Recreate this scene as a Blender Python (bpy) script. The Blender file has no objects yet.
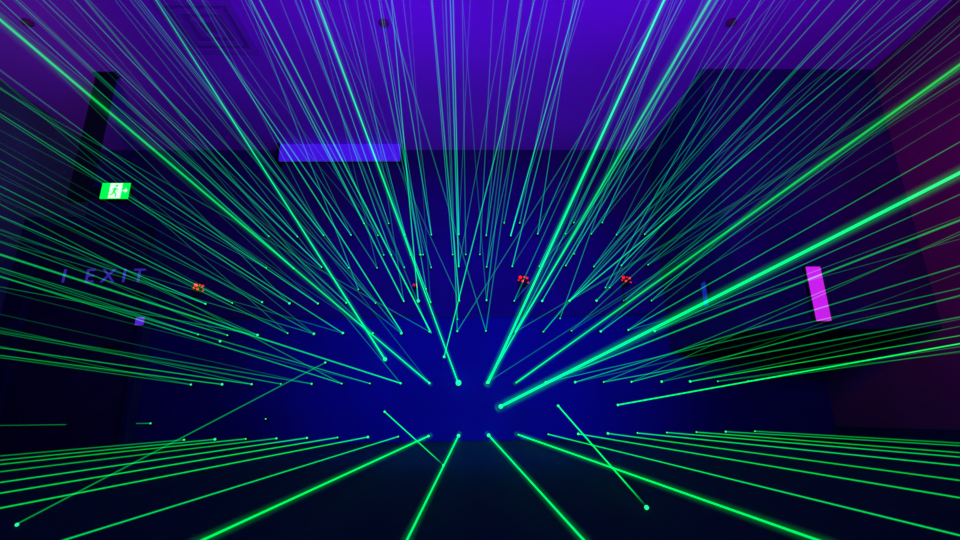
import bpy, bmesh, math, random
from mathutils import Vector, Matrix, Euler
random.seed(11)
sc = bpy.context.scene
sc.view_settings.view_transform = 'Standard'
sc.view_settings.look = 'None'

# ------------------------------------------------------------ materials
def mat(name, col, rough=0.8, emis=None, estr=0.0, noise=0.0, nscale=4.0, spec=0.2, metal=0.0):
    m = bpy.data.materials.new(name); m.use_nodes = True
    nt = m.node_tree; b = nt.nodes['Principled BSDF']
    b.inputs['Roughness'].default_value = rough
    b.inputs['Metallic'].default_value = metal
    b.inputs['Specular IOR Level'].default_value = spec
    b.inputs['Base Color'].default_value = (*col, 1)
    if noise > 0:
        tc = nt.nodes.new('ShaderNodeTexCoord'); n = nt.nodes.new('ShaderNodeTexNoise')
        n.inputs['Scale'].default_value = nscale; n.inputs['Detail'].default_value = 5
        r = nt.nodes.new('ShaderNodeValToRGB')
        r.color_ramp.elements[0].position = .3; r.color_ramp.elements[1].position = .7
        r.color_ramp.elements[0].color = (*[c*(1-noise) for c in col], 1)
        r.color_ramp.elements[1].color = (*[min(1, c*(1+noise)) for c in col], 1)
        nt.links.new(tc.outputs['Object'], n.inputs['Vector'])
        nt.links.new(n.outputs['Fac'], r.inputs['Fac'])
        nt.links.new(r.outputs['Color'], b.inputs['Base Color'])
    if emis:
        b.inputs['Emission Color'].default_value = (*emis, 1)
        b.inputs['Emission Strength'].default_value = estr
    return m

M_ceil = mat('violet_lit_ceiling', (.50, .03, .66), .85, noise=.12, nscale=.8, spec=.03)  # violet light put into the base colour, holds down green beam bounce
M_wall = mat('blue_lit_wall', (.045, .006, .12), .8, noise=.15, nscale=2, spec=.03)  # blue of the lighting put into the base colour, little green
M_side = mat('red_glow_wall', (.20, .02, .12), .85, noise=.15, nscale=2, spec=.03)  # red glow of the right wall strengthened in the base colour
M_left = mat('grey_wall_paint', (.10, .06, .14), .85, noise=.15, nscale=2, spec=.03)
M_panel = mat('blue_wall_panel', (.02, .006, .16), .8, noise=.12, nscale=1.5, spec=.03)
M_floor = mat('floor_carpet', (.006, .004, .045), .9, noise=.3, nscale=30, spec=.1)
M_black = mat('black_metal', (.006, .004, .014), .6)
M_trim = mat('dark_trim', (.015, .006, .07), .6)
M_door = mat('door_laminate', (.03, .008, .06), .6, noise=.2)
M_vent = mat('vent_enamel', (.36, .03, .50), .6)
M_green = mat('sign_green', (.0, .5, .1), .5, (.0, 1, .05), 1.0)
M_white = mat('sign_white', (.8, .9, .8), .5, (.65, 1, .55), 1.2)
M_mag = mat('magenta_diffuser', (.6, .1, .6), .5, (.55, .012, .62), 1.0)
M_vio = mat('blacklight_tube', (.2, .1, .6), .5, (.04, .004, .46), 1.0)
M_btn = mat('violet_button', (.2, .1, .6), .5, (.10, .01, .5), 1.0)
M_blue = mat('blue_lens', (.1, .1, .5), .5, (.0, .01, .11), 1.0)
M_red = mat('red_led', (.6, .01, .01), .4, (1, .01, .01), 1.2)
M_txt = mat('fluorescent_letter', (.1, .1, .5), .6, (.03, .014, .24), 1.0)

def beam_mat():
    # lit haze imitated by emission on a shell: brightness follows the chord through the beam
    m = bpy.data.materials.new('laser_beam_haze_glow'); m.use_nodes = True
    nt = m.node_tree; nt.nodes.clear()
    o = nt.nodes.new('ShaderNodeOutputMaterial'); a = nt.nodes.new('ShaderNodeAddShader')
    t = nt.nodes.new('ShaderNodeBsdfTransparent'); e = nt.nodes.new('ShaderNodeEmission')
    at = nt.nodes.new('ShaderNodeAttribute'); at.attribute_name = 'glow'
    g = nt.nodes.new('ShaderNodeNewGeometry'); tr = nt.nodes.new('ShaderNodeAttribute'); tr.attribute_name = 'axis'
    cr = nt.nodes.new('ShaderNodeVectorMath'); cr.operation = 'CROSS_PRODUCT'
    nm = nt.nodes.new('ShaderNodeVectorMath'); nm.operation = 'NORMALIZE'
    dp = nt.nodes.new('ShaderNodeVectorMath'); dp.operation = 'DOT_PRODUCT'
    nt.links.new(tr.outputs['Vector'], cr.inputs[0]); nt.links.new(g.outputs['Incoming'], cr.inputs[1])
    nt.links.new(cr.outputs[0], nm.inputs[0])
    nt.links.new(nm.outputs[0], dp.inputs[0]); nt.links.new(g.outputs['Normal'], dp.inputs[1])
    sq = nt.nodes.new('ShaderNodeMath'); sq.operation = 'MULTIPLY'
    nt.links.new(dp.outputs['Value'], sq.inputs[0]); nt.links.new(dp.outputs['Value'], sq.inputs[1])
    one = nt.nodes.new('ShaderNodeMath'); one.operation = 'SUBTRACT'; one.inputs[0].default_value = 1.0; one.use_clamp = True
    nt.links.new(sq.outputs[0], one.inputs[1])
    pw = nt.nodes.new('ShaderNodeMath'); pw.operation = 'POWER'; pw.inputs[1].default_value = 3.0
    nt.links.new(one.outputs[0], pw.inputs[0])
    nt.links.new(at.outputs['Color'], e.inputs['Color']); nt.links.new(pw.outputs[0], e.inputs['Strength'])
    nt.links.new(t.outputs[0], a.inputs[0]); nt.links.new(e.outputs[0], a.inputs[1])
    nt.links.new(a.outputs[0], o.inputs['Surface'])
    try: m.cycles.emission_sampling = 'NONE'
    except Exception: pass
    return m
M_beam = beam_mat()
M_dot = mat('laser_dot_glow', (0, .3, .1), .5, (.02, .95, .36), 1.1)
try: M_dot.cycles.emission_sampling = 'NONE'
except Exception: pass

# ------------------------------------------------------------ mesh helpers
def link(o, parent=None):
    sc.collection.objects.link(o)
    if parent: o.parent = parent
    return o
def obj(name, bm, mats, parent=None, smooth=False):
    me = bpy.data.meshes.new(name); bm.to_mesh(me); bm.free()
    for m in mats: me.materials.append(m)
    if smooth:
        for p in me.polygons: p.use_smooth = True
    return link(bpy.data.objects.new(name, me), parent)
def empty(name):
    return link(bpy.data.objects.new(name, None))
def addbox(bm, a, b, mi=0, bev=0.0):
    r = bmesh.ops.create_cube(bm, size=1.0)
    vs = r['verts']
    for v in vs:
        v.co = Vector([(a[i]+b[i])/2 + v.co[i]*(b[i]-a[i]) for i in range(3)])
    fs = set(f for v in vs for f in v.link_faces)
    for f in fs: f.material_index = mi
    if bev > 0:
        es = list(set(e for v in vs for e in v.link_edges))
        bmesh.ops.bevel(bm, geom=es, offset=bev, segments=2, affect='EDGES', profile=.5)
def box(name, a, b, m, parent=None, bev=0.0):
    bm = bmesh.new(); addbox(bm, a, b, 0, bev); return obj(name, bm, [m], parent)
def addcyl(bm, p, q, r, seg=12, mi=0, r2=None):
    p, q = Vector(p), Vector(q); d = q-p
    mtx = Matrix.Translation((p+q)/2) @ d.to_track_quat('Z', 'Y').to_matrix().to_4x4()
    res = bmesh.ops.create_cone(bm, cap_ends=True, segments=seg, radius1=r, radius2=r if r2 is None else r2, depth=d.length, matrix=mtx)
    for f in set(f for v in res['verts'] for f in v.link_faces): f.material_index = mi

# ------------------------------------------------------------ room
XL, XR, YF, YB, H = -4.83, 4.25, 6.0, -2.5, 3.70
T = .12
BX, BY, BZ = 2.44, 4.35, .97
box('floor', (XL-T, YB-T, -T), (XR+T, YF+T, 0), M_floor)
box('ceiling', (XL-T, YB-T, H), (XR+T, YF+T, H+T), M_ceil)
box('wall_back', (XL-T, YF, 0), (XR+T, YF+T, H), M_wall)
box('wall_left', (XL-T, YB, 0), (XL, YF, H), M_left)
box('wall_right', (XR, YB, 0), (XR+T, YF, H), M_side)
box('wall_front', (XL-T, YB-T, 0), (XR+T, YB, H), M_wall)
box('wall_bulkhead', (BX, BY, BZ), (XR, YF, H), M_wall)
bm = bmesh.new()
addbox(bm, (XL, YF-.03, .0), (XR, YF, .96), 0)
addbox(bm, (XL, YF-.03, .96), (BX-.01, YF, 1.42), 0)
obj('wall_panelling', bm, [M_panel, M_trim])
box('trim_1', (XL, YF-.045, 1.42), (BX-.01, YF, 1.45), M_trim)
box('baseboard_left', (XL, YB, 0), (XL+.02, 5.2, .1), M_trim)
box('baseboard_right', (XR-.02, YB, 0), (XR, YF-.03, .1), M_trim)

# ------------------------------------------------------------ exit door portal
d = empty('door_1')
bm = bmesh.new()
addbox(bm, (XL, 5.2, 0), (-4.62, 5.34, 2.43), 0, .01)
addbox(bm, (-3.42, 5.2, 0), (-3.34, 5.34, 2.43), 0, .01)
addbox(bm, (-4.62, 5.2, 2.3), (-3.42, 5.34, 2.43), 0, .01)
obj('frame', bm, [M_trim], d)
box('leaf', (-4.62, 5.26, 0), (-3.42, 5.31, 2.3), M_door, d)
bm = bmesh.new()
addcyl(bm, (-3.6, 5.22, 1.0), (-3.6, 5.26, 1.0), .03)
addcyl(bm, (-3.6, 5.215, 1.0), (-3.74, 5.215, 1.0), .012)
obj('handle', bm, [M_black], d)
cu = bpy.data.curves.new('exit_text', 'FONT'); cu.body = 'I EXIT'; cu.size = .215; cu.extrude = .004
cu.space_character = 1.6
cu.align_x = 'CENTER'; cu.align_y = 'CENTER'
to = bpy.data.objects.new('lettering', cu); to.data.materials.append(M_txt)
link(to, d); to.location = (-3.90, 5.252, 1.76); to.rotation_euler = (math.pi/2, 0, 0)

bm = bmesh.new()
addbox(bm, (-3.435, 5.185, 1.20), (-3.335, 5.2, 1.32), 0, .004)
addbox(bm, (-3.43, 5.178, 1.215), (-3.34, 5.186, 1.30), 1, .002)
obj('exit_button', bm, [M_black, M_btn])

# ------------------------------------------------------------ hanging exit sign
s = empty('exit_sign')
Y = 4.42
OX = .12
bm = bmesh.new()
addbox(bm, (-3.79, Y+.02, 2.28), (-3.60, Y+.07, H-.02), 0, .008)
addbox(bm, (-3.81, Y, H-.02), (-3.58, Y+.09, H), 0, .004)
obj('post', bm, [M_black], s)
bm = bmesh.new()
addbox(bm, (-3.62, Y+.03, 2.32), (-3.45, Y+.06, 2.42), 0)
addbox(bm, (-3.595+OX, Y+.0, 2.27), (-3.305+OX, Y+.06, 2.46), 0, .008)
obj('housing', bm, [M_black], s)
bm = bmesh.new()
addbox(bm, (-3.58+OX, Y-.008, 2.285), (-3.32+OX, Y+.0, 2.445), 0)
addbox(bm, (-3.50+OX, Y-.011, 2.29), (-3.39+OX, Y-.008, 2.44), 1)
yy = Y-.014
def bar(x0, z0, x1, z1, w, mi):
    p = Vector((x0+OX, 0, z0)); q = Vector((x1+OX, 0, z1)); n = (q-p).normalized(); n = Vector((-n.z, 0, n.x))*w/2
    vs = [bm.verts.new((v.x, yy, v.z)) for v in (p+n, p-n, q-n, q+n)]
    f = bm.faces.new(vs); f.material_index = mi
bar(-3.445, 2.395, -3.455, 2.35, .022, 0); bar(-3.455, 2.352, -3.43, 2.325, .014, 0); bar(-3.43, 2.328, -3.432, 2.30, .012, 0)
bar(-3.455, 2.352, -3.47, 2.325, .014, 0); bar(-3.47, 2.328, -3.49, 2.32, .012, 0)
bar(-3.447, 2.39, -3.42, 2.37, .010, 0); bar(-3.447, 2.39, -3.475, 2.375, .010, 0)
addcyl(bm, (-3.437+OX, Y-.014, 2.415), (-3.437+OX, Y-.011, 2.415), .012, 12, 0)
bar(-3.375, 2.365, -3.345, 2.365, .012, 1); bar(-3.352, 2.383, -3.335, 2.365, .010, 1); bar(-3.352, 2.347, -3.335, 2.365, .010, 1)
obj('face', bm, [M_green, M_white], s)

# ------------------------------------------------------------ fixtures
b = empty('blacklight_fixture')
bm = bmesh.new(); addbox(bm, (-2.43, 5.88, 3.50), (-.85, 6, H), 0, .01)
addbox(bm, (-2.45, 5.82, 3.45), (-2.43, 6, H), 0); addbox(bm, (-.85, 5.82, 3.45), (-.83, 6, H), 0)
obj('housing', bm, [M_black], b)
bm = bmesh.new(); addbox(bm, (-2.42, 5.83, 3.46), (-.86, 5.88, 3.695), 0, .01); obj('diffuser', bm, [M_vio], b)

def wall_light(name, a, bb, m, axis):
    e = empty(name)
    g = .012
    if axis == 'y':
        bm = bmesh.new(); addbox(bm, (a[0]-g, a[1]+.015, a[2]-g), (bb[0]+g, bb[1], bb[2]+g), 0, .005); obj('housing', bm, [M_black], e)
    else:
        bm = bmesh.new(); addbox(bm, (a[0]+.015, a[1]-g, a[2]-g), (bb[0], bb[1]+g, bb[2]+g), 0, .005); obj('housing', bm, [M_black], e)
    bm = bmesh.new(); addbox(bm, a, bb, 0, .006); obj('diffuser', bm, [m], e)
wall_light('wall_light', (3.09, BY-.05, 1.04), (3.22, BY, 1.54), M_mag, 'y')
wall_light('wall_light', (BX-.04, 4.86, 1.30), (BX, 4.93, 1.55), M_blue, 'x')

v = empty('ceiling_vent')
cx, cy, hw = -2.33, 3.80, .32
bm = bmesh.new()
for k, w in enumerate((hw, hw-.1, hw-.2)):
    zz = H-.028+k*.006; e_ = .05
    for (x0, y0, x1, y1) in ((-w, -w, w, -w+e_), (-w, w-e_, w, w), (-w, -w+e_, -w+e_, w-e_), (w-e_, -w+e_, w, w-e_)):
        addbox(bm, (cx+x0, cy+y0, zz), (cx+x1, cy+y1, H-.009), 0)
obj('louvers', bm, [M_vent], v)
box('throat', (cx-.3, cy-.3, H-.008), (cx+.3, cy+.3, H-.001), mat('vent_throat', (.22, .02, .33)), v)

def detector(x, y):
    bm = bmesh.new()
    addcyl(bm, (x, y, H-.02), (x, y, H), .045, 24, 0)
    addcyl(bm, (x, y, H-.035), (x, y, H-.02), .03, 24, 0, .038)
    addcyl(bm, (x, y, H-.045), (x, y, H-.035), .012, 12, 0)
    obj('smoke_detector', bm, [M_side], None)
for x, y in ((-.74, 3.73), (2.42, 3.7), (-3.90, 3.75)): detector(x, y)

def sensor(x, z, sc_=1.0):
    e = empty('alarm_sensor')
    bm = bmesh.new()
    addbox(bm, (x-.05*sc_, 5.90, z-.06*sc_), (x+.05*sc_, 5.93, z+.06*sc_), 0, .008)
    addbox(bm, (x-.02*sc_, 5.93, z-.03*sc_), (x+.02*sc_, 5.995, z+.03*sc_), 0)
    addcyl(bm, (x-.03*sc_, 5.94, z-.33*sc_), (x-.03*sc_, 5.94, z-.03), .008, 8, 0)
    obj('body', bm, [M_black], e)
    bm = bmesh.new()
    for dx, dz, r in ((-.03, .03, .020), (.045, .022, .014), (-.005, -.012, .014), (.055, -.03, .010), (-.05, -.002, .010), (.012, .035, .009)):
        bmesh.ops.create_icosphere(bm, subdivisions=2, radius=r*sc_, matrix=Matrix.Translation((x+dx*sc_, 5.895, z+dz*sc_)))
    obj('leds', bm, [M_red], e, True)
sensor(-3.23, 1.79, 1.1); sensor(.68, 1.86, 1.1); sensor(1.95, 1.85, 1.0); sensor(-.64, 1.80, .45)

# ------------------------------------------------------------ lasers
bmB = bmesh.new(); lay = bmB.verts.layers.float_color.new('glow'); lax = bmB.verts.layers.float_vector.new('axis')
bmH = bmesh.new(); bmD = bmesh.new()
def beam(p, q, rad=1.0, power=1.0, col=(.0, 1, .28), fade=1.0, seg=10, n=10, blue=.35, taper=1.1, halo=False):
    if halo:
        beam(p, q, rad*4.0, power*.07, col, fade, 12, n, blue, taper)  # wider faint shell imitates lit haze round strong beams
    p, q = Vector(p), Vector(q); dv = q-p
    u = dv.normalized(); a = u.cross(Vector((0, 0, 1))).normalized(); c = u.cross(a)
    rings = []
    for i in range(n+1):
        t = (i/n)
        P = p+dv*t
        dist = max(0.0, P.y)
        r = (.0018+.0066*(dist/6)**taper)*rad
        k = power*max(0.0, 1.0-t)**fade
        hb = blue*max(0, P.z-1.0)/2.5      # bluer light put into the beam colour higher up
        ring = []
        for j in range(seg):
            an = 2*math.pi*j/seg
            vv = bmB.verts.new(P+(a*math.cos(an)+c*math.sin(an))*r)
            vv[lay] = (col[0]*k, col[1]*k, (col[2]+hb)*k, 1); vv[lax] = u
            ring.append(vv)
        rings.append(ring)
    for i in range(n):
        for j in range(seg):
            bmB.faces.new((rings[i][j], rings[i][(j+1) % seg], rings[i+1][(j+1) % seg], rings[i+1][j]))
def dot(p, r):
    bmesh.ops.create_icosphere(bmD, subdivisions=2, radius=r, matrix=Matrix.Translation(p))
def emitter(p, nrm, r=.016):
    p = Vector(p); nrm = Vector(nrm)
    addcyl(bmH, p, p-nrm*.04, .018, 10)
    dot(p+nrm*.004, r)

rows = [.06, .64, 1.23, 1.61, 2.05, 2.47]
S = .338; X0 = -.112
FADE = [.6, 1.1, 1.5, 1.9, 2.1, 2.1]
for ri, z in enumerate(rows):
    for k in range(-9, 11):
        x = X0+S*k
        if ri >= 4 and (k < -7): continue
        if x > BX-.1 and ri >= 2: continue
        y = 5.925 if z < 1.42 else 5.955
        xs, zs = x+random.uniform(-.015, .015), z+random.uniform(-.012, .012)
        if ri == 0: zs = z; xs = x
        if ri == 1: zs = z-.002*k
        far = min(1, abs(x-.1)/3.2)
        inner = ri in (0, 1) and k in (-1, 0, 1, 2)
        nb = 1 if ri == 0 else (3 if abs(k-.5) > 5 and ri > 1 else 2)
        for bi in range(nb):
            j = .04 if ri == 0 else (.15 if bi == 0 else .8)
            q = (xs+random.uniform(-j, j), -2.3, min(3.6, max(.05, zs+random.uniform(-j, j))))
            if ri == 1 and bi > 0: q = (q[0], q[1], zs+random.uniform(-.25, .5))
            pw = random.choice((.25, .35, .5, .7, 1.0))*random.uniform(.8, 1.1)*(1-.58*far)
            rad = .95+.3*(pw > .6)
            if bi > 0: pw *= .42; rad = .75
            if ri == 0: pw = random.uniform(.6, .95)*(1-.72*far)*1.2; rad = 1.1
            if inner and bi == 0: pw = 1.3; rad = 1.45 if ri == 0 else 1.2
            if ri == 1 and k == 0:
                if bi > 0: continue
                q = (-.70, -2.3, 2.13)
            g = random.uniform(.03, .13)+.03*ri
            beam((xs, y, zs), q, rad, pw, (.0, .85, g), FADE[ri], halo=(inner and bi == 0))
        emitter((xs, y, zs), (0, -1, 0), random.choice((.008, .011, .014)) if ri < 4 else .008)

strong = (.0, 1, .12)
beam((.37, 5.925, .37), (3.97, -2.0, 2.18), 2.4, 1.6, strong, .5, taper=.8, halo=True); emitter((.37, 5.925, .37), (0, -1, 0), .026)
beam((1.72, 5.925, .37), (4.16, 0, .93), 1.3, 1.0, strong, .6); emitter((1.72, 5.925, .37), (0, -1, 0), .014)
beam((1.03, 5.925, .37), (.53, 1.62, .01), 1.3, 1.1, strong, .15); emitter((1.03, 5.925, .37), (0, -1, 0), .014); dot((.53, 1.62, .008), .007)  # floor beads here and below imitate spots of laser light
beam((-.95, 5.925, .33), (-.145, 3.05, .01), 1.1, .8, strong, .15); emitter((-.95, 5.925, .33), (0, -1, 0), .013); dot((-.145, 3.05, .008), .006)
beam((-1.66, 5.925, .89), (-1.24, 1.54, .01), 1.1, .18, strong, .0); emitter((-1.66, 5.925, .89), (0, -1, 0), .012); dot((-1.24, 1.54, .008), .005)
beam((-.97, 5.925, .92), (-2.52, 2.39, H-.01), 1.4, 1.2, strong, .9, halo=True); emitter((-.97, 5.925, .92), (0, -1, 0), .024)
beam((-.28, 5.925, .94), (.67, 2.4, H-.01), 1.0, .8, strong, 1.0); emitter((-.28, 5.925, .94), (0, -1, 0), .016)
beam((-.60, 5.955, 1.62), (-.55, 2.4, H-.01), 1.0, .7, strong, 1.0); emitter((-.60, 5.955, 1.62), (0, -1, 0), .020)
beam((.235, 5.92, .64), (1.36, 0, 3.05), 2.0, 1.4, strong, .7, halo=True)
beam((.565, 5.92, 1.23), (.95, 0, 1.75), 1.2, .8, strong, 1.1)
beam((-.44, 5.92, 1.23), (-1.05, .5, 2.3), 1.4, .9, strong, 1.1)
beam((-.78, 5.92, 1.23), (-1.75, .9, 2.9), 1.2, .7, strong, 1.2)
beam((1.25, 5.95, 1.61), (3.2, 1.6, 2.9), 1.2, .6, strong, 1.1)
beam((-3.55, 5.92, .24), (-4.6, 4.3, .25), .8, .22, strong, .6); emitter((-3.55, 5.925, .24), (0, -1, 0), .010)
emitter((-2.28, 5.925, .27), (0, -1, 0), .008); emitter((-2.9, 5.925, 1.15), (0, -1, 0), .014)
dot((-.112, 5.91, .64), .034); dot((.230, 5.91, .64), .018); dot((-.112, 5.91, .06), .020); dot((.226, 5.91, .06), .020)  # oversized beads imitate the glare of the brightest lenses
for i in range(22):
    x = random.uniform(-2.2, 2.1); z = random.choice(rows[2:])+.16
    x2 = x*random.uniform(1.05, 1.6); y2 = random.uniform(.6, 2.4)
    beam((x, 5.955, z), (x2, y2, H-.01), .8, random.uniform(.22, .5), (.0, .7, random.uniform(.1, .3)), 1.0)
    emitter((x, 5.955, z), (0, -1, 0), .008)
la = empty('laser_array')
obj('beams', bmB, [M_beam], la, True)
obj('emitter_housings', bmH, [M_black], la)
obj('lenses_and_light_spots', bmD, [M_dot], la, True)

# ------------------------------------------------------------ lights
def aim(o, t):
    o.rotation_euler = (Vector(t)-o.location).to_track_quat('-Z', 'Y').to_euler()
def area(name, loc, tgt, col, e, sx, sy):
    l = bpy.data.lights.new(name, 'AREA'); l.shape = 'RECTANGLE'; l.size = sx; l.size_y = sy; l.color = col; l.energy = e
    o = link(bpy.data.objects.new(name, l)); o.location = loc; aim(o, tgt); return o
def spot(name, loc, tgt, col, e, ang, blend=1.0, rad=.15):
    l = bpy.data.lights.new(name, 'SPOT'); l.color = col; l.energy = e; l.spot_size = math.radians(ang); l.spot_blend = blend; l.shadow_soft_size = rad
    o = link(bpy.data.objects.new(name, l)); o.location = loc; aim(o, tgt); return o
area('added_violet_fill', (.3, 1.6, 1.6), (.3, 3.9, 3.7), (.13, .0, 1), 115, 3.2, 1.0)  # added unseen panel throwing violet light on the ceiling
spot('added_magenta_fill', (-1.2, 0, 1.4), (-1.6, 3.4, 3.7), (.7, .0, .9), 75, 85)  # this spot and the next are added, unseen, for magenta ceiling light
spot('added_magenta_fill', (2.2, 0, 1.4), (2.6, 3.0, 3.7), (.7, .0, .75), 75, 80)
spot('added_blue_wash', (.2, -1.0, 1.9), (.1, 6, .95), (.0, .002, 1), 1750, 46)  # added unseen spot that makes the blue gradient on the back wall
spot('wash_lavender', (-2.5, 1.5, 1.2), (-4.83, 3.9, 3.4), (.5, 1, 1), 110, 62)
spot('wash_red', (2.4, 1.2, 2.2), (4.25, 3.0, 2.0), (1, .0, .02), 90, 72)
for p, e in (((-.10, 5.80, .64), .5), ((.37, 5.80, .37), .3), ((-.98, 5.8, .92), .3), ((.238, 5.8, .06), .2), ((-.1, 5.8, .06), .2)):
    l = bpy.data.lights.new('laser_splash', 'POINT'); l.color = (0, .8, .6); l.energy = e; l.shadow_soft_size = .02  # added lamps imitate the glow round bright laser dots on the wall
    o = link(bpy.data.objects.new('laser_splash', l)); o.location = p

w = bpy.data.worlds.new('world'); sc.world = w; w.use_nodes = True
w.node_tree.nodes['Background'].inputs[0].default_value = (.002, .001, .01, 1)
w.node_tree.nodes['Background'].inputs[1].default_value = 1

# ------------------------------------------------------------ camera
c = bpy.data.cameras.new('camera'); c.sensor_width = 36; c.lens = 36*500/960; c.clip_start = .01
co = link(bpy.data.objects.new('camera', c)); co.location = (0, 0, .28)
R = Euler((math.radians(90+16.17), 0, math.radians(-1.5))).to_matrix() @ Matrix.Rotation(math.radians(-.8), 3, 'Z')
co.rotation_euler = R.to_euler()
sc.camera = co
